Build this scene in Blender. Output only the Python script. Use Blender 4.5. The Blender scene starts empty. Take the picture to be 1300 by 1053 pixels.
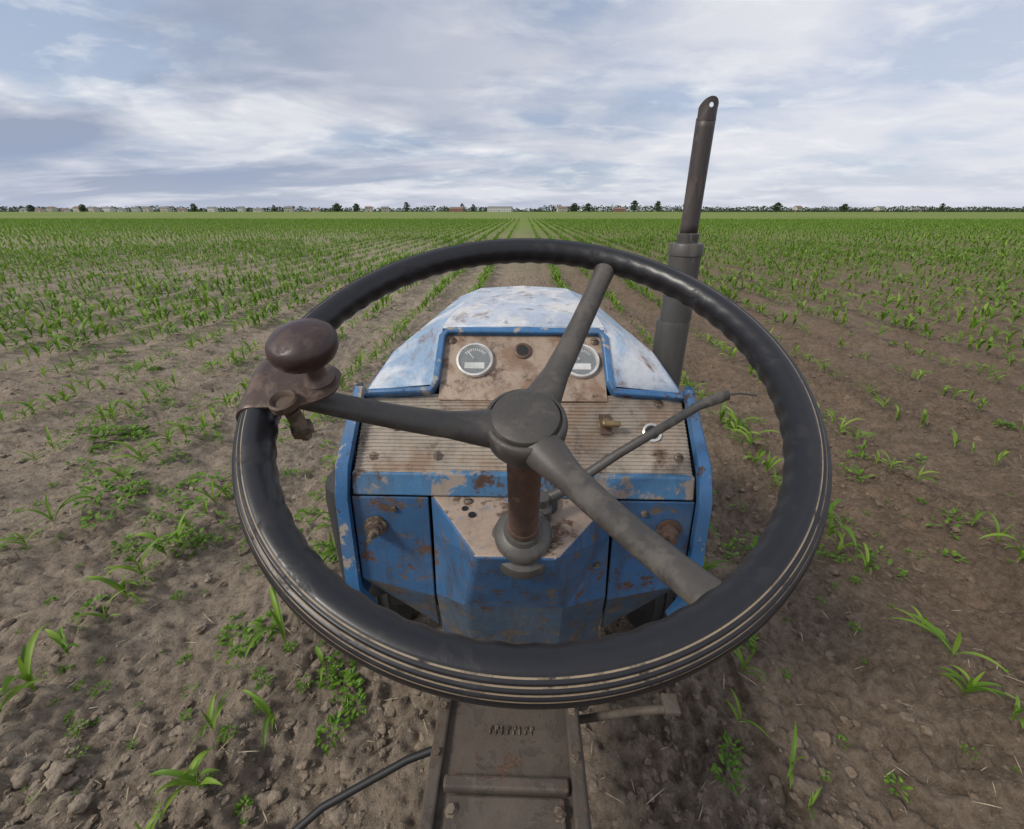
import bpy, math, random
import numpy as np
from mathutils import Vector, Matrix
random.seed(7); rng=np.random.default_rng(7)
H=1.6
scene=bpy.context.scene
COL=scene.collection
# ---------------------------------------------------------------- helpers
def link(o,parent=None):
    COL.objects.link(o)
    if parent: o.parent=parent
    return o
def empty(name,parent=None,loc=(0,0,0)):
    o=bpy.data.objects.new(name,None); o.location=loc; o.empty_display_size=.1
    return link(o,parent)
def mk(name,V,F,mats=None,parent=None,smooth=True,angle=None,bevel=0,bseg=2,midx=None,solid=0):
    me=bpy.data.meshes.new(name)
    V=V.tolist() if hasattr(V,'tolist') else V
    F=F.tolist() if hasattr(F,'tolist') else F
    me.from_pydata(V,[],F); me.update()
    if smooth: me.polygons.foreach_set('use_smooth',[True]*len(me.polygons))
    if angle is not None: me.set_sharp_from_angle(angle=math.radians(angle))
    if mats:
        for m in (mats if isinstance(mats,(list,tuple)) else [mats]): me.materials.append(m)
    if midx is not None: me.polygons.foreach_set('material_index',midx)
    o=bpy.data.objects.new(name,me); link(o,parent)
    if solid:
        s=o.modifiers.new('s','SOLIDIFY'); s.thickness=solid; s.offset=-1
    if bevel:
        b=o.modifiers.new('b','BEVEL'); b.width=bevel; b.segments=bseg; b.limit_method='ANGLE'; b.angle_limit=math.radians(25)
    return o
def mkfast(name,V,F,mat,smooth=True):
    me=bpy.data.meshes.new(name); k=F.shape[1]; m=len(F)
    me.vertices.add(len(V)); me.vertices.foreach_set('co',V.astype(np.float32).ravel())
    me.loops.add(m*k); me.loops.foreach_set('vertex_index',F.astype(np.int32).ravel())
    me.polygons.add(m); me.polygons.foreach_set('loop_start',np.arange(0,m*k,k,dtype=np.int32))
    if smooth: me.polygons.foreach_set('use_smooth',np.ones(m,dtype=bool))
    else: me.polygons.foreach_set('use_smooth',np.zeros(m,dtype=bool))
    me.update(calc_edges=True); me.validate()
    me.materials.append(mat)
    return link(bpy.data.objects.new(name,me))
def W(x,y,z): return Vector((x,y,H+z))
def frame(axis,up=(0,0,1)):
    a=Vector(axis).normalized(); u=Vector(up)
    if abs(a.dot(u))>.98: u=Vector((0,1,0))
    s=a.cross(u).normalized(); t=s.cross(a).normalized()
    return s,t,a
def lathe(name,origin,axis,prof,mat,parent,n=48,angle=35):
    s,t,a=frame(axis); o=Vector(origin); V=[];F=[]
    for (r,h) in prof:
        for i in range(n):
            c=2*math.pi*i/n
            V.append(o+s*(r*math.cos(c))+t*(r*math.sin(c))+a*h)
    m=len(prof)
    for j in range(m-1):
        for i in range(n):
            k=(i+1)%n
            F.append((j*n+i,j*n+k,(j+1)*n+k,(j+1)*n+i))
    F.append(tuple(range(n))[::-1]); F.append(tuple((m-1)*n+i for i in range(n)))
    return mk(name,[tuple(v) for v in V],F,mat,parent,True,angle)
def sweep(name,pts,rad,mat,parent,up=(0,0,1),n=20,angle=60):
    V=[];F=[];P=[Vector(p) for p in pts]
    for i,p in enumerate(P):
        d=(P[min(i+1,len(P)-1)]-P[max(i-1,0)])
        s,t,a=frame(d,up)
        r=rad[i] if isinstance(rad,list) else rad
        rx,ry=r if isinstance(r,(list,tuple)) else (r,r)
        for k in range(n):
            c=2*math.pi*k/n
            V.append(tuple(p+s*rx*math.cos(c)+t*ry*math.sin(c)))
    m=len(P)
    for j in range(m-1):
        for i in range(n):
            k=(i+1)%n; F.append((j*n+i,j*n+k,(j+1)*n+k,(j+1)*n+i))
    F.append(tuple(range(n))[::-1]); F.append(tuple((m-1)*n+i for i in range(n)))
    return mk(name,V,F,mat,parent,True,angle)
def box(name,c,size,mat,parent,axes=None,bevel=.002,taper=1.0):
    X,Y,Z=axes if axes else (Vector((1,0,0)),Vector((0,1,0)),Vector((0,0,1)))
    c=Vector(c);V=[]
    for dz in(-.5,.5):
        k=taper if dz>0 else 1
        for dx,dy in((-.5,-.5),(.5,-.5),(.5,.5),(-.5,.5)):
            V.append(tuple(c+X*dx*size[0]*k+Y*dy*size[1]*k+Z*dz*size[2]))
    F=[(0,3,2,1),(4,5,6,7),(0,1,5,4),(1,2,6,5),(2,3,7,6),(3,0,4,7)]
    return mk(name,V,F,mat,parent,False,bevel=bevel)
# ---------------------------------------------------------------- materials
def newmat(name):
    m=bpy.data.materials.new(name); m.use_nodes=True; nt=m.node_tree
    b=nt.nodes['Principled BSDF']; return m,nt,b
def nd(nt,t,**k):
    n=nt.nodes.new(t)
    for a,b in k.items():
        if a in n.inputs.keys(): n.inputs[a].default_value=b
        else: setattr(n,a,b)
    return n
def noise(nt,vec,scale,detail=5,rough=.6,dist=0):
    n=nd(nt,'ShaderNodeTexNoise'); n.inputs['Scale'].default_value=scale; n.inputs['Detail'].default_value=detail
    n.inputs['Roughness'].default_value=rough; n.inputs['Distortion'].default_value=dist
    nt.links.new(vec,n.inputs['Vector']); return n.outputs['Fac']
def ramp(nt,fac,a,b,c0=(0,0,0,1),c1=(1,1,1,1)):
    if a>b: a,b,c0,c1=b,a,c1,c0
    r=nd(nt,'ShaderNodeValToRGB'); e=r.color_ramp.elements
    e[0].position=a;e[1].position=b;e[0].color=c0;e[1].color=c1
    nt.links.new(fac,r.inputs[0]); return r.outputs[0]
def mix(nt,fac,a,b,mode='MIX'):
    m=nd(nt,'ShaderNodeMix',data_type='RGBA',blend_type=mode)
    for sock,v in ((m.inputs[0],fac),(m.inputs[6],a),(m.inputs[7],b)):
        if hasattr(v,'links') or hasattr(v,'is_output'): nt.links.new(v,sock)
        elif isinstance(v,(int,float)): sock.default_value=v
        else: sock.default_value=(*v,1)
    return m.outputs[2]
def mth(nt,op,a,b=None,c=None,clamp=False):
    m=nd(nt,'ShaderNodeMath',operation=op); m.use_clamp=clamp
    for i,v in enumerate((a,b,c)):
        if v is None: continue
        if isinstance(v,(int,float)): m.inputs[i].default_value=v
        else: nt.links.new(v,m.inputs[i])
    return m.outputs[0]
def bump(nt,b,h,strength,dist=.002):
    n=nd(nt,'ShaderNodeBump'); n.inputs['Strength'].default_value=strength; n.inputs['Distance'].default_value=dist
    nt.links.new(h,n.inputs['Height']); nt.links.new(n.outputs[0],b.inputs['Normal'])
def worn(name,base,alt,rust,t1=.5,t2=.6,s1=14,s2=22,rough=.5,bs=.5,seed=0,var=.25,metal=0,w=.03,stretch=(1,1,1),dust=.3,grime=0):
    m,nt,b=newmat(name)
    tc=nd(nt,'ShaderNodeTexCoord'); mp=nd(nt,'ShaderNodeMapping'); mp.inputs['Location'].default_value=(seed*3.1,seed*1.7,seed*.9)
    mp.inputs['Scale'].default_value=stretch
    nt.links.new(tc.outputs['Object'],mp.inputs[0]); v=mp.outputs[0]
    n1=noise(nt,v,s1,8,.68,.4); n2=noise(nt,v,s2,8,.72,.2); n3=noise(nt,v,5,3,.6); n4=noise(nt,v,260,3,.6)
    c=mix(nt,ramp(nt,n3,.3,.7),base,[x*(1-var) for x in base])
    c=mix(nt,mth(nt,'MULTIPLY',ramp(nt,n4,.45,.75),.35),c,[x*.45 for x in base])
    f1=ramp(nt,n1,t1,t1+w); c=mix(nt,f1,c,alt)
    f2=ramp(nt,n2,t2,t2+w)
    rc=mix(nt,ramp(nt,n4,.35,.65),rust,[x*.45 for x in rust])
    c=mix(nt,f2,c,rc)
    if dust>0:
        n5=noise(nt,v,8,6,.7); c=mix(nt,mth(nt,'MULTIPLY',ramp(nt,n5,.45,.8),dust),c,(.3,.25,.2))
    if grime>0:
        mq=nd(nt,'ShaderNodeMapping'); mq.inputs['Scale'].default_value=(1,1,.18); nt.links.new(tc.outputs['Object'],mq.inputs[0])
        n6=noise(nt,mq.outputs[0],45,6,.75); c=mix(nt,mth(nt,'MULTIPLY',ramp(nt,n6,.48,.68),grime),c,(.05,.038,.03))
    nt.links.new(c,b.inputs['Base Color'])
    ff=mth(nt,'MAXIMUM',f1,f2)
    nt.links.new(mth(nt,'MULTIPLY_ADD',ff,.85-rough,rough),b.inputs['Roughness'])
    b.inputs['Metallic'].default_value=metal
    h=mth(nt,'ADD',mth(nt,'MULTIPLY',ff,-.6),mth(nt,'MULTIPLY',n4,.5))
    bump(nt,b,h,bs,.0008)
    return m
def plain(name,col,rough=.5,metal=0):
    m,nt,b=newmat(name); tc=nd(nt,'ShaderNodeTexCoord'); n=noise(nt,tc.outputs['Object'],60,4,.6)
    nt.links.new(mix(nt,ramp(nt,n,.35,.7),col,[x*.6 for x in col]),b.inputs['Base Color'])
    b.inputs['Roughness'].default_value=rough; b.inputs['Metallic'].default_value=metal
    bump(nt,b,n,.15,.001); return m
BLUE=(.045,.18,.40)
M_blue=worn('blue_paint_worn',BLUE,(.33,.29,.25),(.10,.05,.03),.58,.59,22,26,.45,.5,1,var=.4,grime=.35)
M_cowl=worn('blue_cowl_paint',(.042,.135,.29),(.10,.08,.065),(.13,.065,.04),.59,.585,34,26,.5,.6,2,var=.4,dust=.28,grime=.6)
M_lowblue=worn('blue_shaded_grimy_paint',(.05,.09,.14),(.085,.075,.065),(.09,.05,.03),.53,.58,26,22,.65,.6,3,dust=.28,grime=.6)  # cowl blue darkened for the down-facing tuck; shade in the colour, grime over it
M_hood=worn('hood_faded_paint',(.47,.53,.62),(.62,.615,.61),(.25,.15,.10),.45,.545,8,18,.42,.4,4,stretch=(1.3,.55,1),dust=.22,w=.14,grime=.22)
M_hoodblue=worn('hood_shoulder_paint',(.28,.41,.57),(.52,.54,.57),(.25,.145,.095),.44,.545,9,19,.42,.4,5,stretch=(1.2,.6,1),dust=.22,w=.14,grime=.22)
M_dash=worn('dash_bare_metal',(.42,.36,.295),(.28,.20,.145),(.12,.068,.045),.50,.56,10,14,.48,.5,6,w=.12,grime=.35,metal=.15)
M_dash2=worn('dash_gauge_plate',(.39,.295,.22),(.21,.13,.085),(.10,.055,.037),.47,.545,13,18,.55,.5,7,w=.09,grime=.4)
M_strip=worn('blue_strip_paint',(.06,.18,.34),(.27,.225,.19),(.10,.05,.033),.52,.54,16,10,.45,.5,8,grime=.4)
M_plate=worn('column_plate_metal',(.42,.32,.245),(.12,.19,.29),(.15,.075,.045),.61,.53,20,17,.6,.5,9,w=.06,grime=.35)
M_rust=worn('rusty_metal',(.13,.070,.048),(.08,.05,.038),(.20,.13,.09),.5,.6,30,25,.6,.5,10,metal=.2)
M_steel=worn('dark_weathered_steel',(.095,.092,.086),(.13,.12,.105),(.10,.06,.04),.55,.62,25,18,.5,.4,11,metal=.3,stretch=(1,1,.4),dust=.15,grime=.35)
M_pipe=worn('exhaust_pipe_metal',(.070,.058,.056),(.10,.08,.075),(.10,.05,.033),.55,.60,25,20,.5,.4,12,metal=.3,stretch=(1,1,.25),dust=.1,grime=.3)
M_cast=worn('cast_housing',(.085,.066,.050),(.06,.047,.037),(.12,.07,.045),.5,.57,15,12,.75,.9,13,dust=.15,grime=.4)
M_spoke=worn('spoke_bakelite',(.060,.054,.048),(.092,.082,.070),(.040,.032,.027),.50,.60,30,22,.46,.3,14,w=.12,dust=.12)
M_clamp=worn('clamp_metal',(.095,.060,.048),(.16,.11,.085),(.07,.038,.028),.52,.6,34,22,.38,.4,15,metal=.35,w=.15,dust=.2)
M_knob=worn('knob_bakelite',(.045,.022,.019),(.075,.045,.038),(.035,.02,.017),.52,.62,40,25,.36,.2,16,w=.15,dust=.08)
M_rim=worn('rim_black_plastic',(.010,.010,.013),(.014,.014,.017),(.022,.020,.020),.55,.75,30,60,.36,.15,17,w=.12,dust=.02)
M_line=worn('rim_groove_line',(.28,.215,.14),(.13,.10,.07),(.03,.025,.02),.52,.55,30,45,.6,.2,18,w=.1,dust=.1)
M_rubber=plain('rubber',(.03,.03,.03),.75)
M_brass=plain('brass',(.28,.20,.10),.45,.6)
M_bolt=worn('bolt_metal',(.13,.09,.065),(.2,.16,.12),(.08,.045,.03),.5,.6,60,50,.5,.3,19,metal=.4)
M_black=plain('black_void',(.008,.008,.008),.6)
M_chrome=plain('gauge_rim',(.75,.74,.71),.3,.5)
M_dial=plain('gauge_dial',(.045,.048,.05),.5)
M_white=plain('gauge_white',(.6,.6,.57),.5)
mg,nt,b=newmat('gauge_glass'); b.inputs['Base Color'].default_value=(.8,.85,.85,1); b.inputs['Roughness'].default_value=.08; b.inputs['Alpha'].default_value=.10; M_glass=mg
# ---------------------------------------------------------------- tractor
T=empty('tractor')
SW=empty('steering_wheel',T)
tl=math.radians(22.8)
e1=Vector((1,0,0)); e2=Vector((0,math.cos(tl),math.sin(tl))); nn=Vector((0,-math.sin(tl),math.cos(tl)))
C=W(.003,.326,-.1272); Rc=.2118; rt=.0130; DISH=.073
def wp(x,y,h=0): return C+e1*x+e2*y+nn*h
N=300;M=90;V=[];F=[];mi=[]
lines=[26,42,58,74]
for i in range(N):
    th=2*math.pi*i/N; d=e1*math.cos(th)+e2*math.sin(th)
    for j in range(M):
        ph=360*j/M; r=rt
        for L in lines:
            if abs(ph-L)<3.2: r-=.0007
        if 20<ph<80: r+=.0004
        cw=math.cos(math.radians(ph-215)); w=cw**.7 if cw>0 else 0
        r+=.0006*w*math.sin(th*64)
        p=math.radians(ph)
        V.append(tuple(C+d*(Rc+r*math.cos(p))+nn*(r*1.12*math.sin(p))))
for i in range(N):
    k=(i+1)%N
    for j in range(M):
        l=(j+1)%M; F.append((i*M+j,k*M+j,k*M+l,i*M+l))
        pc=360*(j+.5)/M
        mi.append(1 if any(abs(pc-L)<2.5 for L in lines) else 0)
mk('rim',V,F,[M_rim,M_line],SW,True,midx=mi)
for idx,deg in enumerate((63,186,301)):
    a=math.radians(deg); pts=[];rad=[]
    for t in np.linspace(0,1,14):
        R=.012+t*(Rc-.014); hh=-DISH*(1-t**1.5)+(-.002)
        pts.append(C+(e1*math.cos(a)+e2*math.sin(a))*R+nn*hh)
        rr=float(np.interp(t,[0,.12,.3,.6,.88,1],[.024,.0205,.0142,.0120,.0112,.0125]))
        rad.append((rr,rr*.8))
    sweep('spoke_%d'%(idx+1),pts,rad,M_spoke,SW,up=nn,n=28)
HB=C-nn*DISH
lathe('hub',HB,nn,[(.018,-.045),(.023,-.043),(.025,-.03),(.031,-.022),(.038,-.014),(.0405,-.004),(.0412,.006),(.040,.011),(.0375,.0135),(.0355,.0135),(.0348,.0115)],M_spoke,SW,64,50)
lathe('hub_cap',HB,nn,[(.0335,.010),(.0335,.0145),(.0325,.0168),(.029,.0185),(.018,.0200),(.006,.0205)],M_spoke,SW,64,40)
K=empty('spinner_knob',SW)
kb=wp(-.166,-.022,.010)
lathe('knob_stem',kb,nn,[(.0125,-.004),(.0125,.003),(.0095,.006),(.0075,.009),(.0075,.022),(.011,.025)],M_clamp,K,32)
lathe('knob',kb,nn,[(.008,.022),(.012,.0225),(.0165,.025),(.0220,.0285),(.0247,.0335),(.0253,.0380),(.0243,.0425),(.0208,.0465),(.0135,.0490),(.006,.0499),(.001,.0500)],M_knob,K,64,75)
ac=math.radians(188); cd=e1*math.cos(ac)+e2*math.sin(ac); cs=nn.cross(cd)
V=[];F=[];nu=25;nv=15; rw=.0152
for i in range(nu):
    L=.090*i/(nu-1)
    for j in range(nv):
        v=j/(nv-1)*2-1
        ang=L/rw
        if ang<1.95:
            ph=-.38+ang; x=Rc+rw*math.cos(ph); h=rw*1.12*math.sin(ph); hw=.027
        else:
            q=L-1.95*rw; x=Rc-q; h=rw*1.12-.10*q
            hw=.027*math.sqrt(max(0.02,1-(max(0,q-.022)/.040)**2))
        h+= -.0018*(v*v)
        V.append(tuple(C+cd*x+cs*(v*hw)+nn*h))
for i in range(nu-1):
    for j in range(nv-1):
        a=i*nv+j; F.append((a,a+1,a+nv+1,a+nv))
mk('clamp_saddle',V,F,M_clamp,K,True,solid=.0035,bevel=.0008)
lathe('clamp_socket',wp(-.182,-.050,.0145),nn,[(.0105,-.003),(.0105,.003),(.009,.0042),(.0075,.003),(.006,.0005)],M_bolt,K,32)
lathe('clamp_bolt',wp(-.180,-.050,-.004),-nn,[(.006,-.01),(.006,.010),(.009,.010),(.009,.017),(.0045,.017),(.0045,.024)],M_bolt,K,6)
# steering column
axis=-nn
lathe('steering_column',HB+axis*.035,axis,[(.0195,0),(.0195,.17),(.021,.172),(.021,.215)],M_rust,T,40)
cb=HB+axis*.258
lathe('column_collar',cb,nn,[(.047,-.020),(.047,-.004),(.045,.002),(.039,.006),(.037,.012),(.040,.016),(.040,.022),(.036,.028),(.027,.033),(.024,.040)],M_steel,T,56,35)
# hood
V=[];names={}
def pv(k,x,y,z): names[k]=len(V); V.append(tuple(W(x,y,z)))
for s,sg in(('L',-1),('R',1)):
    for k,x,y,z in [('N1',.10,1.66,-.305),('N2',.20,1.64,-.335),('N3',.235,1.62,-.38),('N4',.24,1.62,-.78),
        ('A1',.165,1.60,-.276),('A2',.25,1.58,-.308),('A3',.27,1.57,-.35),('A4',.272,1.57,-.78),
        ('B1',.150,.82,-.199),('B2',.268,.80,-.268),('B3',.286,.79,-.30),('B4',.295,.79,-.62),
        ('C1',.152,.748,-.203),('E1',.152,.662,-.282),('E2',.272,.648,-.288),('E3',.291,.640,-.312),('E4',.305,.565,-.62),('I1',.150,.752,-.235)]:
        pv(k+s,x*sg,y,z)
pv('N0',0,1.67,-.30); pv('A0',0,1.61,-.268);pv('B0',0,.82,-.192);pv('C0',0,.748,-.198);pv('I0',0,.752,-.235)
F=[];mi=[]
def f(m,*k):
    F.append(tuple(names[q] for q in k)); mi.append(m)
for s in 'LR':
    q=lambda *k:[x if x.endswith('0') else x+s for x in k]
    for m,ks in [(0,('A0','A1','B1','B0')),(0,('B0','B1','C1','C0')),(1,('A1','A2','B2','B1')),(1,('A2','A3','B3','B2')),(2,('A3','A4','B4','B3')),
        (1,('C1','B1','B2','E2','E1')),(2,('E2','B2','B3','E3')),(2,('E3','B3','B4','E4')),(2,('C0','C1','I1','I0')),
        (1,('N0','N1','A1','A0')),(1,('N1','N2','A2','A1')),(2,('N2','N3','A3','A2')),(2,('N3','N4','A4','A3'))]:
        ks=q(*ks)
        if s=='R': ks=ks[::-1]
        f(m,*ks)
f(2,'N0','N1L','N2L','N3L','N4L','N4R','N3R','N2R','N1R')
mk('hood',V,F,[M_hood,M_hoodblue,M_blue],T,True,angle=20,bevel=.010,bseg=4,midx=mi)
sweep('hood_seam',[W(-.035,.76,-.1960),W(-.04,1.1,-.2235),W(-.045,1.58,-.2695)],.003,M_hood,T)
# dashboard ----------------------------------------------------------
dn=Vector((0,-.6775,.7356)); dt=Vector((0,.7356,.6775)); DL=.2583
def D(u,t,h=0): return W(u,.56+.19*t,-.39+.175*t)+dn*h
V=[];F=[];nr=181;nc=33
for i in range(nr):
    t=-.02+.54*i/(nr-1)
    for j in range(nc):
        hw=.273+ .004*t
        u=-hw+2*hw*j/(nc-1)
        ph=(t*DL/.0062)*2*math.pi+.5*math.sin(u*17)
        V.append(tuple(D(u,t,.0013*math.sin(ph)+.0016*math.sin(u*23+t*7))))
for i in range(nr-1):
    for j in range(nc-1):
        a=i*nc+j;F.append((a,a+1,a+nc+1,a+nc))
mk('dash_panel',V,F,M_dash,T,True)
mk('gauge_plate',[tuple(D(u,t,.0036)) for u,t in((-.147,.47),(.147,.47),(.147,.985),(-.147,.985))],[(0,1,2,3)],M_dash2,T,False,solid=.0022,bevel=.0006)
fr=[D(-.292,.50,.012),D(-.160,.53,.013),D(-.152,.60,.013),D(-.150,.95,.012),D(-.140,1.0,.012),D(.140,1.0,.012),D(.150,.95,.012),D(.152,.60,.013),D(.160,.53,.013),D(.292,.50,.012)]
V=[];F=[]
for i,p in enumerate(fr):
    a=(fr[min(i+1,9)]-fr[max(i-1,0)]).normalized(); s=a.cross(dn).normalized()
    for q,h in((-.0060,-.020),(-.0060,.004),(.0060,.004),(.0060,-.020)): V.append(tuple(p+s*q+dn*h))
for i in range(9):
    for k in range(4): F.append((i*4+k,i*4+(k+1)%4,(i+1)*4+(k+1)%4,(i+1)*4+k))
F+= [(0,1,2,3),(39,38,37,36)]
mk('dash_frame',V,F,M_blue,T,True,angle=30,bevel=.003,bseg=3)
for sg,nm in((-1,'cowl_flange_1'),(1,'cowl_flange_2')):
    pts=[(.275,.655,-.289,.290),(.278,.56,-.386,.300),(.281,.545,-.43,.304),(.284,.535,-.62,.310),(.266,.545,-.68,.293)]
    V=[];F=[]
    for x0,y,z,x1 in pts:
        for x,dy in((x0,.0),(x0,-.012),(x1-.004,-.013),(x1,-.006),(x1+.001,.14 if z<-.3 else .03)):
            V.append(tuple(W(sg*x,y+dy,z+ (.010 if dy<0 and z>-.4 else 0))))
    for i in range(4):
        for k in range(4):
            a=i*5+k;F.append((a,a+1,a+6,a+5))
    mk(nm,V,F,M_blue,T,True,angle=35)
mk('dash_lower_strip',[tuple(W(*p)) for p in[(-.276,.552,-.392),(.276,.552,-.392),(.276,.543,-.430),(-.276,.543,-.430),(-.276,.575,-.392),(.276,.575,-.392),(.276,.575,-.430),(-.276,.575,-.430)]],
   [(0,3,2,1),(0,1,5,4),(3,7,6,2),(1,2,6,5),(0,4,7,3)],M_strip,T,False,bevel=.003)
for sg,nm in((-1,'cowl_panel_1'),(1,'cowl_panel_2')):
    V=[tuple(W(sg*x,y,z)) for x,y,z in[(.152,.548,-.434),(.279,.548,-.434),(.281,.540,-.605),(.152,.532,-.635),(.262,.57,-.665),(.16,.575,-.765)]]
    F=[(0,1,2,3),(3,2,4,5)]
    if sg<0: F=[x[::-1] for x in F]
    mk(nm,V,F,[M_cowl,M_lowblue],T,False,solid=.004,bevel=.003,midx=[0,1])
V=[(-.148,.548,-.432),(.148,.548,-.432),(-.060,.415,-.427),(.048,.415,-.427),(-.088,.485,-.605),(.070,.485,-.605),(-.148,.525,-.625),(.148,.525,-.625),
   (-.148,.555,-.785),(.148,.555,-.785),(-.085,.525,-.79),(.07,.525,-.79),(-.146,.535,-.50),(.146,.535,-.50)]
V=[tuple(W(*p)) for p in V]
F=[(0,2,3,1),(2,4,5,3),(0,12,2),(12,6,4,2),(1,3,13),(13,3,5,7),(6,8,10,4),(4,10,11,5),(5,11,9,7)]
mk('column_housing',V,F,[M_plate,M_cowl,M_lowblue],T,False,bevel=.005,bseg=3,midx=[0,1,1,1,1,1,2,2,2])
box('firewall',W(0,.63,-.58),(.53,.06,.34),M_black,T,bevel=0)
def bolt(name,p,ax,r=.006,h=.005,mat=M_bolt,n=6):
    return lathe(name,p,ax,[(r*1.5,-.002),(r*1.5,.0012),(r,.0013),(r,h),(r*.85,h+.001)],mat,T,n,30)
back=Vector((0,-1,0))
k=0
for x,y,z in [(-.130,.540,-.50),(.168,.546,-.565),(.240,.545,-.60),(-.215,.545,-.60),(.125,.522,-.545),(-.21,.545,-.455),(.20,.545,-.455)]:
    k+=1; bolt('bolt_%d'%k,W(x,y,z),back,.0055,.006)
def screw(p,ax,r=.006):
    global k; k+=1
    lathe('screw_%d'%k,p,ax,[(r*1.35,-.001),(r*1.35,.0008),(r,.0012),(r*.8,.0028),(r*.3,.0034)],M_bolt,T,20,60)
    s,t,a=frame(ax); box('screw_slot_%d'%k,Vector(p)+Vector(ax)*.0033,(r*1.5,r*.25,.0012),M_black,T,axes=(s,t,a),bevel=0)
for u,t in((-.14,.09),(.14,.09),(-.215,.28),(.235,.46),(-.245,.08),(.255,.10),(-.132,.93),(.132,.93),(-.05,.33),(.06,.55)): screw(D(u,t,.0050 if t>.4 and abs(u)<.15 else .0022),dn,.0055)
lathe('socket_left',W(-.243,.540,-.488),back,[(.019,0),(.019,.004),(.014,.005),(.014,.012),(.011,.013),(.011,.020),(.005,.021),(.005,.036)],M_bolt,T,24)
lathe('knob_right',W(.243,.541,-.486),back,[(.020,0),(.020,.003),(.013,.004),(.013,.014),(.010,.016),(.006,.017),(.006,.028)],M_rust,T,24)
lathe('hole_1',W(-.075,.500,-.4295),(0,0,1),[(.006,0),(.006,.0016)],M_black,T,16)
lathe('hole_2',W(-.088,.515,-.4305),(0,0,1),[(.005,0),(.005,.0016)],M_black,T,16)
screw(W(-.085,.533,-.430),Vector((0,0,1)),.0055); screw(W(.10,.525,-.430),Vector((0,0,1)),.0055); screw(W(.045,.44,-.4255),Vector((0,0,1)),.0045)
lathe('grommet',W(.035,.525,-.432),(0,-.2,1),[(.022,0),(.022,.010),(.016,.016),(.010,.018)],M_rubber,T,24)
for nm,u in(('gauge_1',-.087),('gauge_2',.104)):
    G=empty(nm,T); p=D(u,.768,.0036)
    lathe('rim',p,dn,[(.034,0),(.0345,.004),(.033,.008),(.0295,.0085),(.0275,.006),(.0275,.002)],M_chrome,G,56,50)
    lathe('dial',p,dn,[(.0276,.0015),(.0276,.0032)],M_dial,G,48)
    for a in np.linspace(-50,50,11):
        a=math.radians(90+float(a)); s=Vector((1,0,0)); d=s*math.cos(a)+dt*math.sin(a); e=-s*math.sin(a)+dt*math.cos(a)
        box('tick',p+d*.022+dn*.0036,(.0055,.0014,.0006),M_white,G,axes=(d,e,dn),bevel=0)
    box('scale_band',p-dt*.011+dn*.0036,(.036,.012,.0006),M_white,G,axes=(Vector((1,0,0)),dt,dn),bevel=0)
    a=math.radians(128); d=Vector((1,0,0))*math.cos(a)+dt*math.sin(a); e=dn.cross(d)
    box('needle',p+d*.009+dn*.0045,(.026,.0014,.0006),M_white,G,axes=(d,e,dn),bevel=0)
    lathe('pin',p,dn,[(.003,.003),(.003,.0055)],M_black,G,16)
    lathe('glass',p,dn,[(.0276,.0068),(.026,.0072)],M_glass,G,40)
p=D(0,.85,.0036)
lathe('warning_lamp_ring',p,dn,[(.016,0),(.016,.003),(.0125,.0045),(.0105,.003)],M_rust,T,32)
lathe('warning_lamp_hole',p,dn,[(.0103,.001),(.0103,.0036)],M_black,T,32)
lathe('dash_outlet_ring',D(.217,.26,.001),dn,[(.016,0),(.016,.003),(.013,.0045),(.0115,.003)],M_chrome,T,32)
lathe('dash_outlet_hole',D(.217,.26,.001),dn,[(.0113,.001),(.0113,.0038)],M_black,T,32)
S=empty('ignition_switch',T)
lathe('bezel',D(.14,.31,.001),dn,[(.012,0),(.012,.003),(.008,.004),(.008,.012)],M_brass,S,24)
ax=(Vector((1,0,0)),dt,dn)
box('key_plate',D(.14,.31,.004),(.020,.036,.003),M_rust,S,axes=ax,bevel=.001)
box('key_grip',D(.146,.29,.021),(.030,.010,.012),M_brass,S,axes=ax,bevel=.003)
L=[W(.040,.500,-.395),W(.060,.50,-.382),W(.14,.52,-.330),W(.215,.535,-.285),W(.255,.545,-.262),W(.285,.548,-.250),W(.298,.550,-.246)]
sweep('throttle_lever',L,[.010,.0078,.0068,.0066,.0066,(.006,.009),(.0035,.008)],M_steel,T)
sweep('throttle_wire',[W(.296,.551,-.247),W(.318,.556,-.246),W(.345,.562,-.252)],.0014,M_steel,T,n=8)
lathe('lever_pivot',W(.030,.495,-.425),(0,-.1,1),[(.016,0),(.016,.02),(.011,.026),(.011,.04)],M_steel,T,24)
# exhaust
E=empty('exhaust_pipe',T)
ex,ey=.354,.95
lathe('muffler_lower',W(ex-.004,ey,-.62),(0,0,1),[(.03,-.03),(.034,0),(.0365,.02),(.0365,.375),(.0345,.385)],M_steel,E,40)
lathe('muffler_upper',W(ex,ey,-.236),(0,0,1),[(.0335,0),(.0335,.145),(.0355,.146),(.0355,.167),(.033,.171),(.022,.172),(.022,.180),(.0225,.182),(.0225,.190),(.0190,.192)],M_steel,E,40)
V=[];F=[];n=32;ns=13
for i in range(ns):
    t=i/(ns-1)
    for j in range(n):
        a=2*math.pi*j/n
        V.append(tuple(W(ex+(.0182)*math.cos(a),ey+.0182*math.sin(a),-.045+.213*t)))
for i in range(ns-1):
    for j in range(n):
        q=(j+1)%n;F.append((i*n+j,i*n+q,(i+1)*n+q,(i+1)*n+j))
mk('stack',V,F,M_pipe,E,True,solid=.002)
V=[];F=[];nb=36
pr=[]
zc=.183; w=.0182
for j in range(nb):
    a=2*math.pi*(j+.5)/nb
    x=w*math.cos(a); z=w*math.sin(a)
    pr.append((x, zc+ (z if z>0 else -.018+z*.2)))
hole=[(.0044*math.cos(2*math.pi*(j+.5)/nb), zc+.004+.0044*math.sin(2*math.pi*(j+.5)/nb)) for j in range(nb)]
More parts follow.
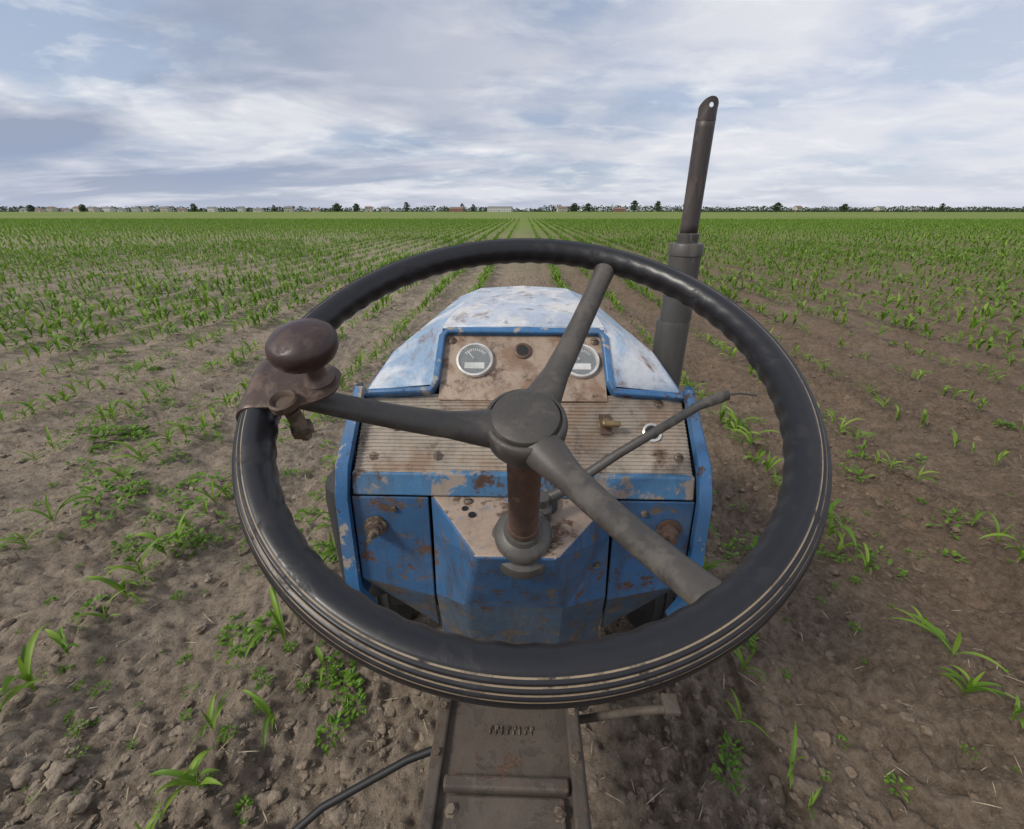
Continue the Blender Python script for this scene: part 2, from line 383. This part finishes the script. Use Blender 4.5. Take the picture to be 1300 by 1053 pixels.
midr=[((p_[0]*.55+h_[0]*.45),(p_[1]*.55+h_[1]*.45)) for p_,h_ in zip(pr,hole)]
for off in(.0186,.0168):
    for P in(pr,midr,hole):
        for x,z in P: V.append(tuple(W(ex+x*off/.0183,ey-math.sqrt(max(off*off-(x*off/.0183)**2,0)),z)))
for j in range(nb):
    q=(j+1)%nb
    for lay in(0,1): F+= [(lay*nb+j,lay*nb+q,(lay+1)*nb+q,(lay+1)*nb+j),((3+lay)*nb+q,(3+lay)*nb+j,(4+lay)*nb+j,(4+lay)*nb+q)]
    F+= [(q,j,3*nb+j,3*nb+q),(2*nb+j,2*nb+q,5*nb+q,5*nb+j)]
mk('stack_tip',V,F,M_pipe,E,True,angle=40)
lathe('air_filter_canister',W(-.322,.68,-.74),(0,0,1),[(.03,-.02),(.066,-.01),(.070,.01),(.070,.22),(.065,.25),(.045,.27)],M_rubber,T,40)
box('engine_block',W(0,1.08,-.88),(.34,.95,.46),M_cast,T,bevel=.02)
V=[(-.150,-.3,-.862),(.108,-.3,-.862),(.108,.62,-.862),(-.150,.62,-.862),(-.185,-.3,-1.12),(.145,-.3,-1.12),(.145,.62,-1.12),(-.185,.62,-1.12)]
mk('gearbox_housing',[tuple(W(*p)) for p in V],[(0,1,2,3),(4,7,6,5),(0,4,5,1),(1,5,6,2),(2,6,7,3),(3,7,4,0)],M_cast,T,False,bevel=.014,bseg=3)
for x,nm in((-.138,'gearbox_rail_1'),(.096,'gearbox_rail_2')): box(nm,W(x,.16,-.856),(.022,.92,.016),M_cast,T,bevel=.004)
box('gearbox_cover',W(-.02,.17,-.857),(.185,.36,.012),M_cast,T,bevel=.004)
for i in range(5):
    for x in(-.103,.063): bolt('gearbox_bolt_%d'%(i*2+(x>0)),W(x,.03+.075*i,-.851),(0,0,1),.007,.007)
for i in range(8):
    for hz_ in ((0,) if i in(2,5) else (0,1)):
        box('cast_mark_%d'%i,W(-.052+.0105*i+.003*hz_,.442+.004*hz_,-.8605),(.0025,.013 if hz_==0 else .006,.004),M_bolt,T,bevel=.0006)
box('cover_flange',W(-.02,.362,-.852),(.20,.018,.02),M_cast,T,bevel=.004)
for x in(-.138,.096):
    for y in(.40,.47,.54): bolt('flange_bolt',W(x,y,-.848),(0,0,1),.006,.006)
sweep('clutch_rod',[W(-.15,.43,-.90),W(-.20,.42,-.915),W(-.34,.37,-.96),W(-.46,.30,-1.02)],.0065,M_black,T)
sweep('brake_rod',[W(.12,.50,-.93),W(.22,.48,-.86),W(.265,.47,-.835)],.007,M_cast,T)
box('brake_pedal',W(.275,.475,-.83),(.028,.034,.012),M_cast,T,bevel=.003)
lathe('drop_shaft',W(.07,.56,-.87),(0,0,1),[(.012,0),(.012,.12)],M_steel,T,16)
box('front_axle',W(0,1.35,-1.22),(.95,.09,.10),M_cast,T,bevel=.01)
box('axle_bracket',W(0,1.35,-1.12),(.16,.2,.2),M_cast,T,bevel=.01)
def tyre(nm,x,y,R,wd):
    w=empty(nm,T); o=Vector((x-wd/2,y,R))
    lathe('tyre',o,(1,0,0),[(R*.62,0),(R*.8,-.004),(R*.95,wd*.08),(R*.985,wd*.2),(R,wd*.22),(R,wd*.3),(R*.975,wd*.32),(R*.975,wd*.46),(R,wd*.48),(R,wd*.52),(R*.975,wd*.54),(R*.975,wd*.68),(R,wd*.7),(R,wd*.78),(R*.985,wd*.8),(R*.95,wd*.92),(R*.8,wd+.004),(R*.62,wd)],M_rubber,w,64,30)
    lathe('wheel_disc',o,(1,0,0),[(R*.6,.01),(R*.58,wd*.3),(R*.2,wd*.4),(R*.2,wd*.6),(R*.58,wd*.7),(R*.6,wd-.01)],M_blue,w,40)
tyre('front_wheel_1',-.50,1.35,.33,.14); tyre('front_wheel_2',.50,1.35,.33,.14)
# ---------------------------------------------------------------- noise (numpy)
def hsh(ix,iy,s):
    n=(ix.astype(np.int64)*374761393+iy.astype(np.int64)*668265263+s*144269)&0xffffffff
    n=((n^(n>>13))*1274126177)&0xffffffff
    return ((n^(n>>16))&0xffff)/65535.
def vn(x,y,s=0):
    ix=np.floor(x);iy=np.floor(y);fx=x-ix;fy=y-iy;fx=fx*fx*(3-2*fx);fy=fy*fy*(3-2*fy)
    return (hsh(ix,iy,s)*(1-fx)+hsh(ix+1,iy,s)*fx)*(1-fy)+(hsh(ix,iy+1,s)*(1-fx)+hsh(ix+1,iy+1,s)*fx)*fy
def cell(x,y,s):
    ix=np.floor(x);iy=np.floor(y); best=np.full(np.shape(x),9.)
    for dx in(-1,0,1):
        for dy in(-1,0,1):
            cx=ix+dx;cy=iy+dy
            px=cx+.15+.7*hsh(cx,cy,s);py=cy+.15+.7*hsh(cx,cy,s+1)
            rr=.45+.9*hsh(cx,cy,s+2)
            best=np.minimum(best,((x-px)**2+(y-py)**2)/(rr*rr))
    return np.clip(1-best,0,1)
ROWS=[.80+.77*k for k in range(200)]+[-(.93+.77*k) for k in range(200)]
def ground_h(x,y):
    x=np.asarray(x,float); y=np.asarray(y,float)
    d=np.sqrt(x*x+y*y)
    h=.05*(vn(x*.6,y*.6,1)-.5)*np.clip(1.5-d/60,0,1)
    h+=.035*(vn(x*3.1,y*2.3,2)-.5)*np.clip(1.5-d/25,0,1)
    near=d<18
    xn=x[near];yn=y[near];dn_=d[near]
    wx=.03*vn(xn*17,yn*17,61);wy=.03*vn(xn*17,yn*17,62)
    xw=xn+wx;yw=yn+wy
    xr=xw+.4*yw; yr=yw-.4*xw
    c1=vn(xr*9,yr*9,3); c2=vn(xn*34,yn*34,8); c3=vn(xr*60,yr*60,5)
    k1=cell(xw*12+3,yw*12,11)**.5; k2=cell(xr*25,yr*25,21)**.5
    dens=np.clip(vn(xn*2.2,yn*2.2,31)*2.1-.5,0.12,1.15)
    hh=(.030*(c1-.5)+.036*k1*dens*(.5+c2)+.021*k2*(.6+.8*c2)+.014*(c2-.5)+.012*(c3-.5)-.018)*np.clip(1.4-dn_/13,0,1)
    h[near]+=hh
    ph=np.where(x>0,(x-.80)/.77,(x+.93)/.77)
    h+=.026*np.cos(ph*2*np.pi)*np.clip(1.3-d/40,0,1)*np.where(np.abs(x)<.8,0,1)
    h-=.02*np.exp(-((np.abs(x)-.5)/.12)**2)*np.clip(1.3-d/60,0,1)
    return h-.014
def axis_pts(lo,step,ratio,far,brk=120):
    p=[lo]
    while p[-1]<far:
        a=abs(p[-1]); st=max(step,ratio*a) if a<brk else .12*a
        p.append(p[-1]+st)
    return p
xp=axis_pts(0,.0095,.0105,5000); xs=np.array([-a for a in xp[:0:-1]]+xp)
ys=np.array([-4000,-1000,-200,-50,-15,-6,-3,-1.5,-.8,-.4,-.1]+axis_pts(.1,.0095,.0095,5000))
X,Y=np.meshgrid(xs,ys); Z=ground_h(X,Y)
nx,ny=len(xs),len(ys)
V=np.stack([X.ravel(),Y.ravel(),Z.ravel()],1)
i=np.arange((ny-1)*(nx-1)); r=i//(nx-1); c=i%(nx-1); a=r*nx+c
F=np.stack([a,a+1,a+nx+1,a+nx],1)
def soil(name,clod=False):
    m,nt,b=newmat(name); tc=nd(nt,'ShaderNodeTexCoord'); v=tc.outputs['Object']
    n1=noise(nt,v,.5,3,.6); n2=noise(nt,v,7,7,.75); n3=noise(nt,v,42,6,.78); n4=noise(nt,v,170,3,.7)
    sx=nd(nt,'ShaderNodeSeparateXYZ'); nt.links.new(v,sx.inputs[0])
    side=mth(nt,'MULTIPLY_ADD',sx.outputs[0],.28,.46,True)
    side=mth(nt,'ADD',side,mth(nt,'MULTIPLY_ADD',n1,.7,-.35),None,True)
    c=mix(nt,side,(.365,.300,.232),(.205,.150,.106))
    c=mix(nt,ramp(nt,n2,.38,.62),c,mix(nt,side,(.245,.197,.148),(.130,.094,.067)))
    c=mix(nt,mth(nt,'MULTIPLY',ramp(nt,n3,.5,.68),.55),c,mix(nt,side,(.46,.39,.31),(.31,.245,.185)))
    c=mix(nt,mth(nt,'MULTIPLY',ramp(nt,n3,.48,.36),.6),c,(.085,.062,.045))  # crevice shade put into the soil colour, dark where the bump is low
    if not clod:
        far=mth(nt,'MULTIPLY_ADD',sx.outputs[1],1/38,-.24,True)
        g=mix(nt,ramp(nt,noise(nt,v,.03,4,.6),.35,.65),(.125,.19,.032),(.165,.23,.042))
        mp=nd(nt,'ShaderNodeMapping'); mp.inputs['Scale'].default_value=(1.3,.05,1); nt.links.new(v,mp.inputs[0])
        g=mix(nt,mth(nt,'MULTIPLY',ramp(nt,noise(nt,mp.outputs[0],.6,3,.5),.42,.62),.3),g,(.20,.18,.09))
        c=mix(nt,mth(nt,'MULTIPLY',far,.9),c,g)
    nt.links.new(c,b.inputs['Base Color']); b.inputs['Roughness'].default_value=.95
    b.inputs['Specular IOR Level'].default_value=.12
    h=mth(nt,'ADD',mth(nt,'MULTIPLY',n3,1.0),mth(nt,'MULTIPLY',n4,.35))
    bump(nt,b,h,1.0,.022 if not clod else .010)
    return m
M_soil=soil('soil'); M_clod=soil('soil_clod',True)
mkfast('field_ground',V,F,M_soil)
def merge(name,temps,place,mat,sm=True):
    Vs=[];Fs=[];off=0
    for (ti,x,y,z,s,rot,sz) in place:
        v,f=temps[ti]; c,sn=math.cos(rot),math.sin(rot)
        o=np.empty_like(v); o[:,0]=(v[:,0]*c-v[:,1]*sn)*s+x; o[:,1]=(v[:,0]*sn+v[:,1]*c)*s+y; o[:,2]=v[:,2]*s*sz+z
        Vs.append(o);Fs.append(f+off);off+=len(v)
    return mkfast(name,np.concatenate(Vs),np.concatenate(Fs),mat,sm)
import bmesh
def clodtemp(sub,k_):
    bm=bmesh.new(); bmesh.ops.create_icosphere(bm,subdivisions=sub,radius=1)
    vv=np.array([v.co[:] for v in bm.verts]); ff=np.array([[v.index for v in f_.verts] for f_ in bm.faces]); bm.free()
    d=.6+.8*vn(vv[:,0]*1.6+k_*9,vv[:,1]*1.6+vv[:,2]*1.3,k_)*vn(vv[:,2]*2+3,vv[:,0]*1.5-vv[:,1],k_+20)*1.5+.45*vn(vv[:,0]*3.3,vv[:,1]*3.3+vv[:,2]*3,k_+9)
    vv=vv*d[:,None]; vv[:,2]*=.75; vv[:,0]*=1+.4*random.random(); return vv,ff
ctb=[clodtemp(3,k_) for k_ in range(6)]; cts=[clodtemp(2,k_+9) for k_ in range(8)]
pl=[];pb=[]
def gh1(x,y): return float(ground_h(np.array([x]),np.array([y]))[0])
n=26000
py_=.25+rng.random(n)**1.9*8; px_=(rng.random(n)*2-1)*(1.4*py_+1.0)
dens=vn(px_*1.7,py_*1.7,77)
keep=rng.random(n)<(.08+1.2*dens**1.5)
sz_=.003+.010*rng.random(n)**3+ (rng.random(n)<.05)*rng.random(n)*.018
hz=ground_h(px_,py_)
for i in range(n):
    if not keep[i]: continue
    t=(px_[i],py_[i],hz[i]-sz_[i]*.05,sz_[i],rng.random()*6.28,.8+.4*rng.random())
    if sz_[i]>.011 and py_[i]<3: pb.append((int(rng.integers(6)),)+t)
    else: pl.append((int(rng.integers(8)),)+t)
merge('soil_clods',cts,pl,M_clod,False); merge('large_soil_clods',ctb,pb,M_clod)
def leafmat(name,c1,c2,c3):
    m,nt,b=newmat(name); g=nd(nt,'ShaderNodeNewGeometry')
    r=nd(nt,'ShaderNodeValToRGB'); e=r.color_ramp.elements; e[0].color=(*c1,1); e[1].color=(*c3,1); x=e.new(.5); x.color=(*c2,1)
    nt.links.new(g.outputs['Random Per Island'],r.inputs[0]); c=r.outputs[0]
    nt.links.new(c,b.inputs['Base Color']); b.inputs['Roughness'].default_value=.5; b.inputs['Specular IOR Level'].default_value=.3
    tr=nd(nt,'ShaderNodeBsdfTranslucent'); nt.links.new(c,tr.inputs[0]); ms=nd(nt,'ShaderNodeMixShader'); ms.inputs[0].default_value=.35
    nt.links.new(b.outputs[0],ms.inputs[1]); nt.links.new(tr.outputs[0],ms.inputs[2])
    nt.links.new(ms.outputs[0],nt.nodes['Material Output'].inputs[0]); return m
M_corn=leafmat('corn_leaf',(.10,.20,.022),(.155,.275,.03),(.24,.36,.05))
M_weed=leafmat('weed_leaf',(.075,.165,.015),(.115,.24,.02),(.18,.31,.035))
def strip(L,Wd,az,el0,curl,segs,fold=.35,twist=0,base=(0,0,0),cols=3):
    V=[];p=np.array(base,float);el=el0;ds=L/segs
    ca,sa=math.cos(az),math.sin(az)
    for i in range(segs+1):
        t=i/segs; w=Wd*(math.sin(math.pi*min(1,(t*.92+.08)))**.75)*(1-.35*t)+.0004 if t<1 else .0004
        tw=twist*t; sx,sy,sz_=-sa*math.cos(tw),ca*math.cos(tw),math.sin(tw)
        lift=w*fold
        l=p+np.array([sx,sy,sz_])*w/2+np.array([0,0,lift]); r_=p-np.array([sx,sy,sz_])*w/2+np.array([0,0,lift])
        V+= [l,p.copy(),r_] if cols==3 else [l,r_]
        p+=ds*np.array([ca*math.cos(el),sa*math.cos(el),math.sin(el)]); el-=curl/segs*(.5+t)
    F=[]
    for i in range(segs):
        for j in range(cols-1):
            a=i*cols+j;F.append((a,a+1,a+cols+1,a+cols))
    return np.array(V),np.array(F)
def cat(L):
    Vs=[];Fs=[];o=0
    for v,f_ in L: Vs.append(v);Fs.append(f_+o);o+=len(v)
    return np.concatenate(Vs),np.concatenate(Fs)
def corn(segs,cols,nl,wm=1):
    L=[];a0=random.random()*6.28
    L.append(strip(.05,.008,a0,1.5,.1,max(2,segs//3),.5,cols=cols)); 
    for i in range(nl):
        az=a0+math.pi*(i%2)+random.uniform(-.5,.5); h=.014+.012*i
        ln=random.uniform(.10,.185)*(1-.09*abs(i-2)); 
        L.append(strip(ln,random.uniform(.013,.022)*wm,az,random.uniform(.8,1.35),random.uniform(1.2,2.5),segs,.3,random.uniform(-.8,.8),(0,0,h),cols))
    L.append(strip(.10,.012*wm,a0+1,1.45,.4,segs,.6,.5,(0,0,.035),cols))
    return cat(L)
c0=[corn(9,3,random.choice([3,4,5])) for _ in range(24)]
c1_=[corn(4,2,random.choice([4,5,6]),1.4) for _ in range(12)]
c2_=[corn(2,2,4,1.9) for _ in range(6)]
def weed(nl,rad,segs=4,cols=3,wm=1):
    L=[]
    for i in range(nl):
        az=random.random()*6.28; r_=rad*math.sqrt(random.random())*.8; h=random.uniform(.015,.055)*(1.3-r_/rad)*rad/.08
        L.append(strip(random.uniform(.022,.05)*rad/.08,random.uniform(.014,.026)*rad/.08*wm,az+random.uniform(-.7,.7),random.uniform(-.1,.9),random.uniform(.5,1.6),segs,.15,random.uniform(-.7,.7),(r_*math.cos(az),r_*math.sin(az),h),cols))
    return cat(L)
w0=[weed(random.choice([26,40,56]),.07) for _ in range(8)]
w1=[weed(13,.08,2,2,1.3) for _ in range(6)]
P0=[];P1=[];P2=[];Wd0=[];Wd1=[]
def patch(x,y): return float(vn(np.array([x*.55+40]),np.array([y*.35+9]),55)[0])
for rx in ROWS:
    y=.35+random.random()*.3
    while y<85:
        if abs(rx)>1.36*y+1.1: y+= .2 if y<30 else .4; continue
        d=math.hypot(rx,y)
        x=rx+random.gauss(0,.022)
        pa=patch(rx,y) if y<30 else .5
        if random.random()<(.05+.12*(pa<.35)): y+=random.uniform(.12,.3); continue
        s=random.uniform(.6,1.2)*(.85+.35*pa); ro=random.random()*6.28
        if d<7: P0.append((random.randrange(24),x,y,gh1(x,y)+.006,s*(.78 if d<1.35 else 1.12),ro,random.uniform(.85,1.2))); y+=random.uniform(.08,.15)
        elif d<28: P1.append((random.randrange(12),x,y,gh1(x,y)+.008,s*1.5,ro,1.05)); y+=random.uniform(.08,.16)
        else: P2.append((random.randrange(6),x,y,.01,s*2.0,ro,.95)); y+=random.uniform(.26,.44)
        wq=np.clip(pa*2-.45,.1,1.5)
        if d<7 and random.random()<(.32 if rx<0 else .18)*(.6 if d<2.5 else 1)*wq : 
            xx=x+random.gauss(0,.07); yy=y+random.gauss(0,.1)
            if abs(xx)>.6 or yy>1.9: Wd0.append((random.randrange(8),xx,yy,gh1(xx,yy)+.006,random.uniform(.3,1.1),random.random()*6,1))
        elif 7<=d<28 and random.random()<(.6 if rx<0 else .45)*wq:
            xx=x+random.gauss(0,.06); Wd1.append((random.randrange(6),xx,y,gh1(xx,y)+.01,random.uniform(.7,1.9),random.random()*6,1))
for i in range(4600):
    y=1.5+25*random.random()**1.3; x=random.uniform(-1.36,1.36)*y
    if abs(x)<.9: continue
    if x>0 and random.random()<.4: continue
    if random.random()>patch(x,y)*1.8-.35: continue
    Wd1.append((random.randrange(6),x,y,gh1(x,y)+.008,random.uniform(.2,1.0),random.random()*6,1))
for i in range(110):
    y=.5+1.6*random.random(); x=-random.uniform(.75,1.3*y+.8)
    Wd0.append((random.randrange(8),x,y,gh1(x,y)+.004,random.uniform(.12,.4),random.random()*6,1))
for i in range(40):
    y=.6+1.6*random.random(); x=random.uniform(.65,1.3*y+.8)
    Wd0.append((random.randrange(8),x,y,gh1(x,y)+.004,random.uniform(.12,.35),random.random()*6,1))
for x,y,s in [(-1.10,1.05,1.0),(-1.02,1.12,.8),(-1.17,1.12,.7),(-.66,1.02,.7),(-.62,.92,.8),(-.70,.95,.6),(-.56,.86,.6),(-.60,.78,.7),(-.95,1.35,.7),(-2.5,1.9,1.3),(-2.45,2.05,1.3),(-2.3,1.95,1.1),(-3.1,2.6,1.5),(-2.95,2.65,1.4),(-.22,.62,.55),(.62,.70,.6),(.66,.77,.5),(1.15,.72,.5),(-1.4,1.6,.6),(-.9,1.5,.8),(-1.9,1.5,.7)]:
    Wd0.append((random.randrange(8),x,y,gh1(x,y)+.006,s,random.random()*6,1))
for x,y,s in [(-.80,.80,.9),(-.93,.62,.9),(-.72,.98,.9),(.72,.84,.8),(1.55,.95,.9),(1.62,.72,.9)]:
    P0.append((random.randrange(14),x,y,gh1(x,y)+.006,s,random.random()*6,1))
merge('corn_seedlings',c0,P0,M_corn)
merge('corn_rows_middle_distance',c1_,P1,M_corn)
merge('corn_rows_far',c2_,P2,M_corn)
merge('weeds',w0,Wd0,M_weed); merge('weeds_middle_distance',w1,Wd1,M_weed)
M_straw=plain('straw',(.46,.38,.26),.8)
st=[strip(.06,.003,0,.05,.1,3,.3,0,cols=2),strip(.04,.002,0,-.02,.5,3,.3,0,cols=2),strip(.09,.004,0,.08,.2,3,.4,0,cols=2)]
pl=[]
for i in range(1100):
    y=.3+6*random.random()**1.8; x=random.uniform(-1,1)*(1.4*y+.8)
    pl.append((random.randrange(3),x,y,gh1(x,y)+.008,random.uniform(.3,1.0),random.random()*6.28,1))
merge('straw_litter',st,pl,M_straw)
# ---------------------------------------------------------------- horizon
M_tree=leafmat('tree_foliage',(.045,.07,.035),(.065,.09,.045),(.085,.11,.055))
M_trunk=plain('bark',(.10,.07,.05),.9)
def crown_cluster(cx,cy,base,hh,w,nq,lo=.22,sc=1):
    V=[];F=[]
    for i in range(nq):
        u=random.random();a=random.random()*6.28
        t=random.random()**1.2; zz=base+hh*(lo+(1-lo)*t); rr=w*.5*math.sqrt(u)*math.sin(math.pi*(.25+.72*t))**.6*(.75+.5*random.random())
        x=cx+rr*math.cos(a);y=cy+rr*math.sin(a); s=random.uniform(.35,.9)*w/7*sc
        n_=Vector((random.gauss(0,1),random.gauss(0,1),random.gauss(0,1))).normalized(); s1,t1,_=frame(n_)
        o=len(V)
        for k in range(5):
            q=6.283*k/5; V.append(tuple(Vector((x,y,zz))+s1*s*math.cos(q)*random.uniform(.6,1.2)+t1*s*math.sin(q)*random.uniform(.6,1.2)))
        F.append((o,o+1,o+2,o+3,o+4))
    return V,F
def many(name,specs):
    V=[];F=[]
    for s in specs:
        v,f_=crown_cluster(*s); o=len(V); V+=v; F+=[tuple(i+o for i in q) for q in f_]
    return mk(name,V,F,M_tree,None,False)
def fx(px,Y): return float((px-665)/522*.925*Y*1.0)
specs=[]
for px in np.arange(-120,1420,2.0):
    Yd=random.uniform(760,880)
    ph=.5+.5*math.sin(px*.021)*math.sin(px*.053+1)
    if px<280: h=random.uniform(4,8)+4*ph; pr=.95
    elif px<690: h=random.uniform(3.5,7)+4*ph; pr=.95
    elif px<870: h=random.uniform(7,11)+2*ph; pr=1
    else: h=random.uniform(5,8)+3*ph; pr=1
    if random.random()<pr: specs.append((fx(px,Yd),Yd,-.5,h,random.uniform(8,13),36,.0,1.15))
many('distant_treeline',specs)
specs=[(fx(px,640),640+random.uniform(-4,4),-.8,random.uniform(2.4,4.0),random.uniform(8,11),24,.0,1) for px in np.arange(885,1420,2.6)]
many('distant_hedge',specs)
def tree(px,Yd,h,w):
    o=empty('tree',None,(fx(px,Yd),Yd,0))
    v,f_=crown_cluster(0,0,0,h,w,260,.16,1); mk('crown',v,f_,M_tree,o,False)
    lathe('trunk',(0,0,-.2),(0,0,1),[(.35,0),(.25,h*.3),(.12,h*.7)],M_trunk,o,8)
    for a in(0,2.1,4.2): sweep('limb',[(0,0,h*.28),(w*.15*math.cos(a),w*.15*math.sin(a),h*.45),(w*.28*math.cos(a),w*.28*math.sin(a),h*.6)],[.15,.1,.04],M_trunk,o,n=6)
for px,h,w in[(238,12,10),(343,10,7),(515,14,10),(586,12,8),(600,11,7),(728,12,13),(745,12,12),(803,16,12),(832,15,12),(980,13,13),(1062,11,12),(1180,12,8),(90,11,10),(425,12,14),(450,12,12),(20,10,10)]: tree(px,700,h,w)
wallm=[plain('wall_cream',(.52,.49,.43),.9),plain('wall_white',(.62,.62,.60),.9),plain('wall_brick',(.28,.16,.12),.9)]
roofm=[plain('roof_tile',(.23,.15,.12),.9),plain('roof_grey',(.22,.21,.21),.9)]
M_win=plain('window_dark',(.03,.035,.04),.3); M_door=plain('door_wood',(.12,.07,.04),.7)
def house(nm,px,Yd,w,d,h,rh,wm,rm):
    o=empty(nm,None,(fx(px,Yd),Yd,0)); o.rotation_euler=(0,0,random.uniform(-.25,.25))
    a,b_=w/2,d/2
    mk('walls',[(-a,-b_,-.3),(a,-b_,-.3),(a,b_,-.3),(-a,b_,-.3),(-a,-b_,h),(a,-b_,h),(a,b_,h),(-a,b_,h),(-a,0,h+rh),(a,0,h+rh)],[(0,1,5,4),(1,2,6,9,5),(2,3,7,6),(3,0,4,8,7)],wallm[wm],o,False)
    e=.4
    mk('roof',[(-a-e,-b_-e,h-.1),(a+e,-b_-e,h-.1),(a+e,0,h+rh+.12),(-a-e,0,h+rh+.12),(-a-e,b_+e,h-.1),(a+e,b_+e,h-.1)],[(0,1,2,3),(3,2,5,4)],roofm[rm],o,False,solid=.15)
    V=[];F=[]
    for fl in range(max(1,int(h//3))):
        for i in range(int(w//2.6)):
            x=-a+1.6+i*2.6
            if x>a-1: continue
            z=.9+3*fl; q=len(V); V+= [(x-.5,-b_-.03,z),(x+.5,-b_-.03,z),(x+.5,-b_-.03,z+1.3),(x-.5,-b_-.03,z+1.3)]; F.append((q,q+1,q+2,q+3))
    if F: mk('windows',V,F,M_win,o,False)
    mk('door',[(-.5,-b_-.05,-.1),(.5,-b_-.05,-.1),(.5,-b_-.05,2.1),(-.5,-b_-.05,2.1)],[(0,1,2,3)],M_door,o,False)
for px in[12,32,48,66,84,104,125,141,160,176,200,222,262,300,322,362,398,466,487,1005,1105,1148]:
    house('farmhouse',px,random.uniform(690,740),random.uniform(8,14),9,random.choice([3.2,5.8,6.2]),random.uniform(1.8,2.6),random.choice([0,1,0]),random.choice([0,1,1]))
house('brick_barn',579,690,22,10,4.5,2.6,2,0)
house('warehouse',634,720,38,20,7,1.2,1,1)
house('brick_barn',785,690,18,10,4.0,2.4,2,0)
house('farmhouse',712,700,14,9,5.5,2.4,0,0)
# ---------------------------------------------------------------- sky
wd=bpy.data.worlds.new('World'); scene.world=wd; wd.use_nodes=True; nt=wd.node_tree
bg=nt.nodes['Background']; bg.inputs[1].default_value=.1
SE,SR=math.radians(42),math.radians(-118)
sky=nd(nt,'ShaderNodeTexSky',sky_type='NISHITA'); sky.sun_disc=False; sky.sun_elevation=SE; sky.sun_rotation=SR
tc=nd(nt,'ShaderNodeTexCoord'); sp=nd(nt,'ShaderNodeSeparateXYZ'); nt.links.new(tc.outputs['Generated'],sp.inputs[0])
x_,y_,z_=sp.outputs
za=mth(nt,'MAXIMUM',z_,0.0); den=mth(nt,'ADD',za,.16)
cx=mth(nt,'DIVIDE',x_,den); cy=mth(nt,'DIVIDE',y_,den)
cb_=nd(nt,'ShaderNodeCombineXYZ'); nt.links.new(cx,cb_.inputs[0]); nt.links.new(cy,cb_.inputs[1])
v=cb_.outputs[0]
mp=nd(nt,'ShaderNodeMapping'); mp.inputs['Scale'].default_value=(.75,1.0,1); mp.inputs['Location'].default_value=(3.3,1.2,0); nt.links.new(v,mp.inputs[0])
mp2=nd(nt,'ShaderNodeMapping'); mp2.inputs['Scale'].default_value=(.5,.9,1); mp2.inputs['Location'].default_value=(8.1,5.2,2); nt.links.new(v,mp2.inputs[0])
na=noise(nt,mp.outputs[0],1.2,7,.52,.25); nb_=noise(nt,mp2.outputs[0],1.1,7,.52,.4); nc_=noise(nt,mp.outputs[0],3.6,5,.58,.3)
S10=lambda c:[q*10 for q in c]
base=mix(nt,.65,sky.outputs[0],S10((.48,.56,.73)))
col=mix(nt,mth(nt,'MULTIPLY',ramp(nt,na,.39,.57),.94),base,S10((.78,.79,.84)))
col=mix(nt,mth(nt,'MULTIPLY',ramp(nt,nc_,.49,.71),.60),col,S10((.97,.97,.96)))
right=mth(nt,'MULTIPLY_ADD',x_,1.1,-.05,True)
col=mix(nt,mth(nt,'MULTIPLY',right,.5),col,S10((.75,.76,.85)))
left=mth(nt,'MULTIPLY_ADD',x_,-.90,.42,True)
dk=mth(nt,'MULTIPLY',ramp(nt,nb_,.44,.57),left)
col=mix(nt,mth(nt,'MULTIPLY',dk,1.05,None,True),col,S10((.33,.385,.51)))
band=mth(nt,'SUBTRACT',1,mth(nt,'MULTIPLY',mth(nt,'ABSOLUTE',mth(nt,'SUBTRACT',z_,.075)),15),None,True)
band=mth(nt,'MULTIPLY',band,mth(nt,'MULTIPLY_ADD',x_,-1.4,.15,True))
band=mth(nt,'MULTIPLY',band,ramp(nt,na,.66,.36))
col=mix(nt,mth(nt,'MULTIPLY',band,.9),col,S10((.31,.38,.54)))
hz_=mth(nt,'POWER',mth(nt,'SUBTRACT',1,za,None,True),30)
col=mix(nt,mth(nt,'MULTIPLY',hz_,.60),col,S10((.62,.65,.77)))
nt.links.new(col,bg.inputs[0])
sl=bpy.data.lights.new('sun','SUN'); sl.energy=2.7; sl.angle=math.radians(12); sl.color=(1,.94,.85)
so=bpy.data.objects.new('sun',sl); link(so)
sd=Vector((math.sin(SR)*math.cos(SE),math.cos(SR)*math.cos(SE),math.sin(SE)))
so.rotation_euler=sd.to_track_quat('Z','Y').to_euler(); so.location=(0,0,30)
# ---------------------------------------------------------------- camera
cam=bpy.data.cameras.new('camera'); co=bpy.data.objects.new('camera',cam); link(co)
cam.sensor_width=36; cam.lens=522/1300*36; cam.shift_y=-44.5/1300; cam.clip_start=.01; cam.clip_end=12000
co.location=(0,0,H); co.rotation_euler=(math.radians(90-22.3),0,math.radians(1.6))
scene.camera=co
scene.view_settings.view_transform='Standard'; scene.view_settings.look='None'; scene.view_settings.exposure=0
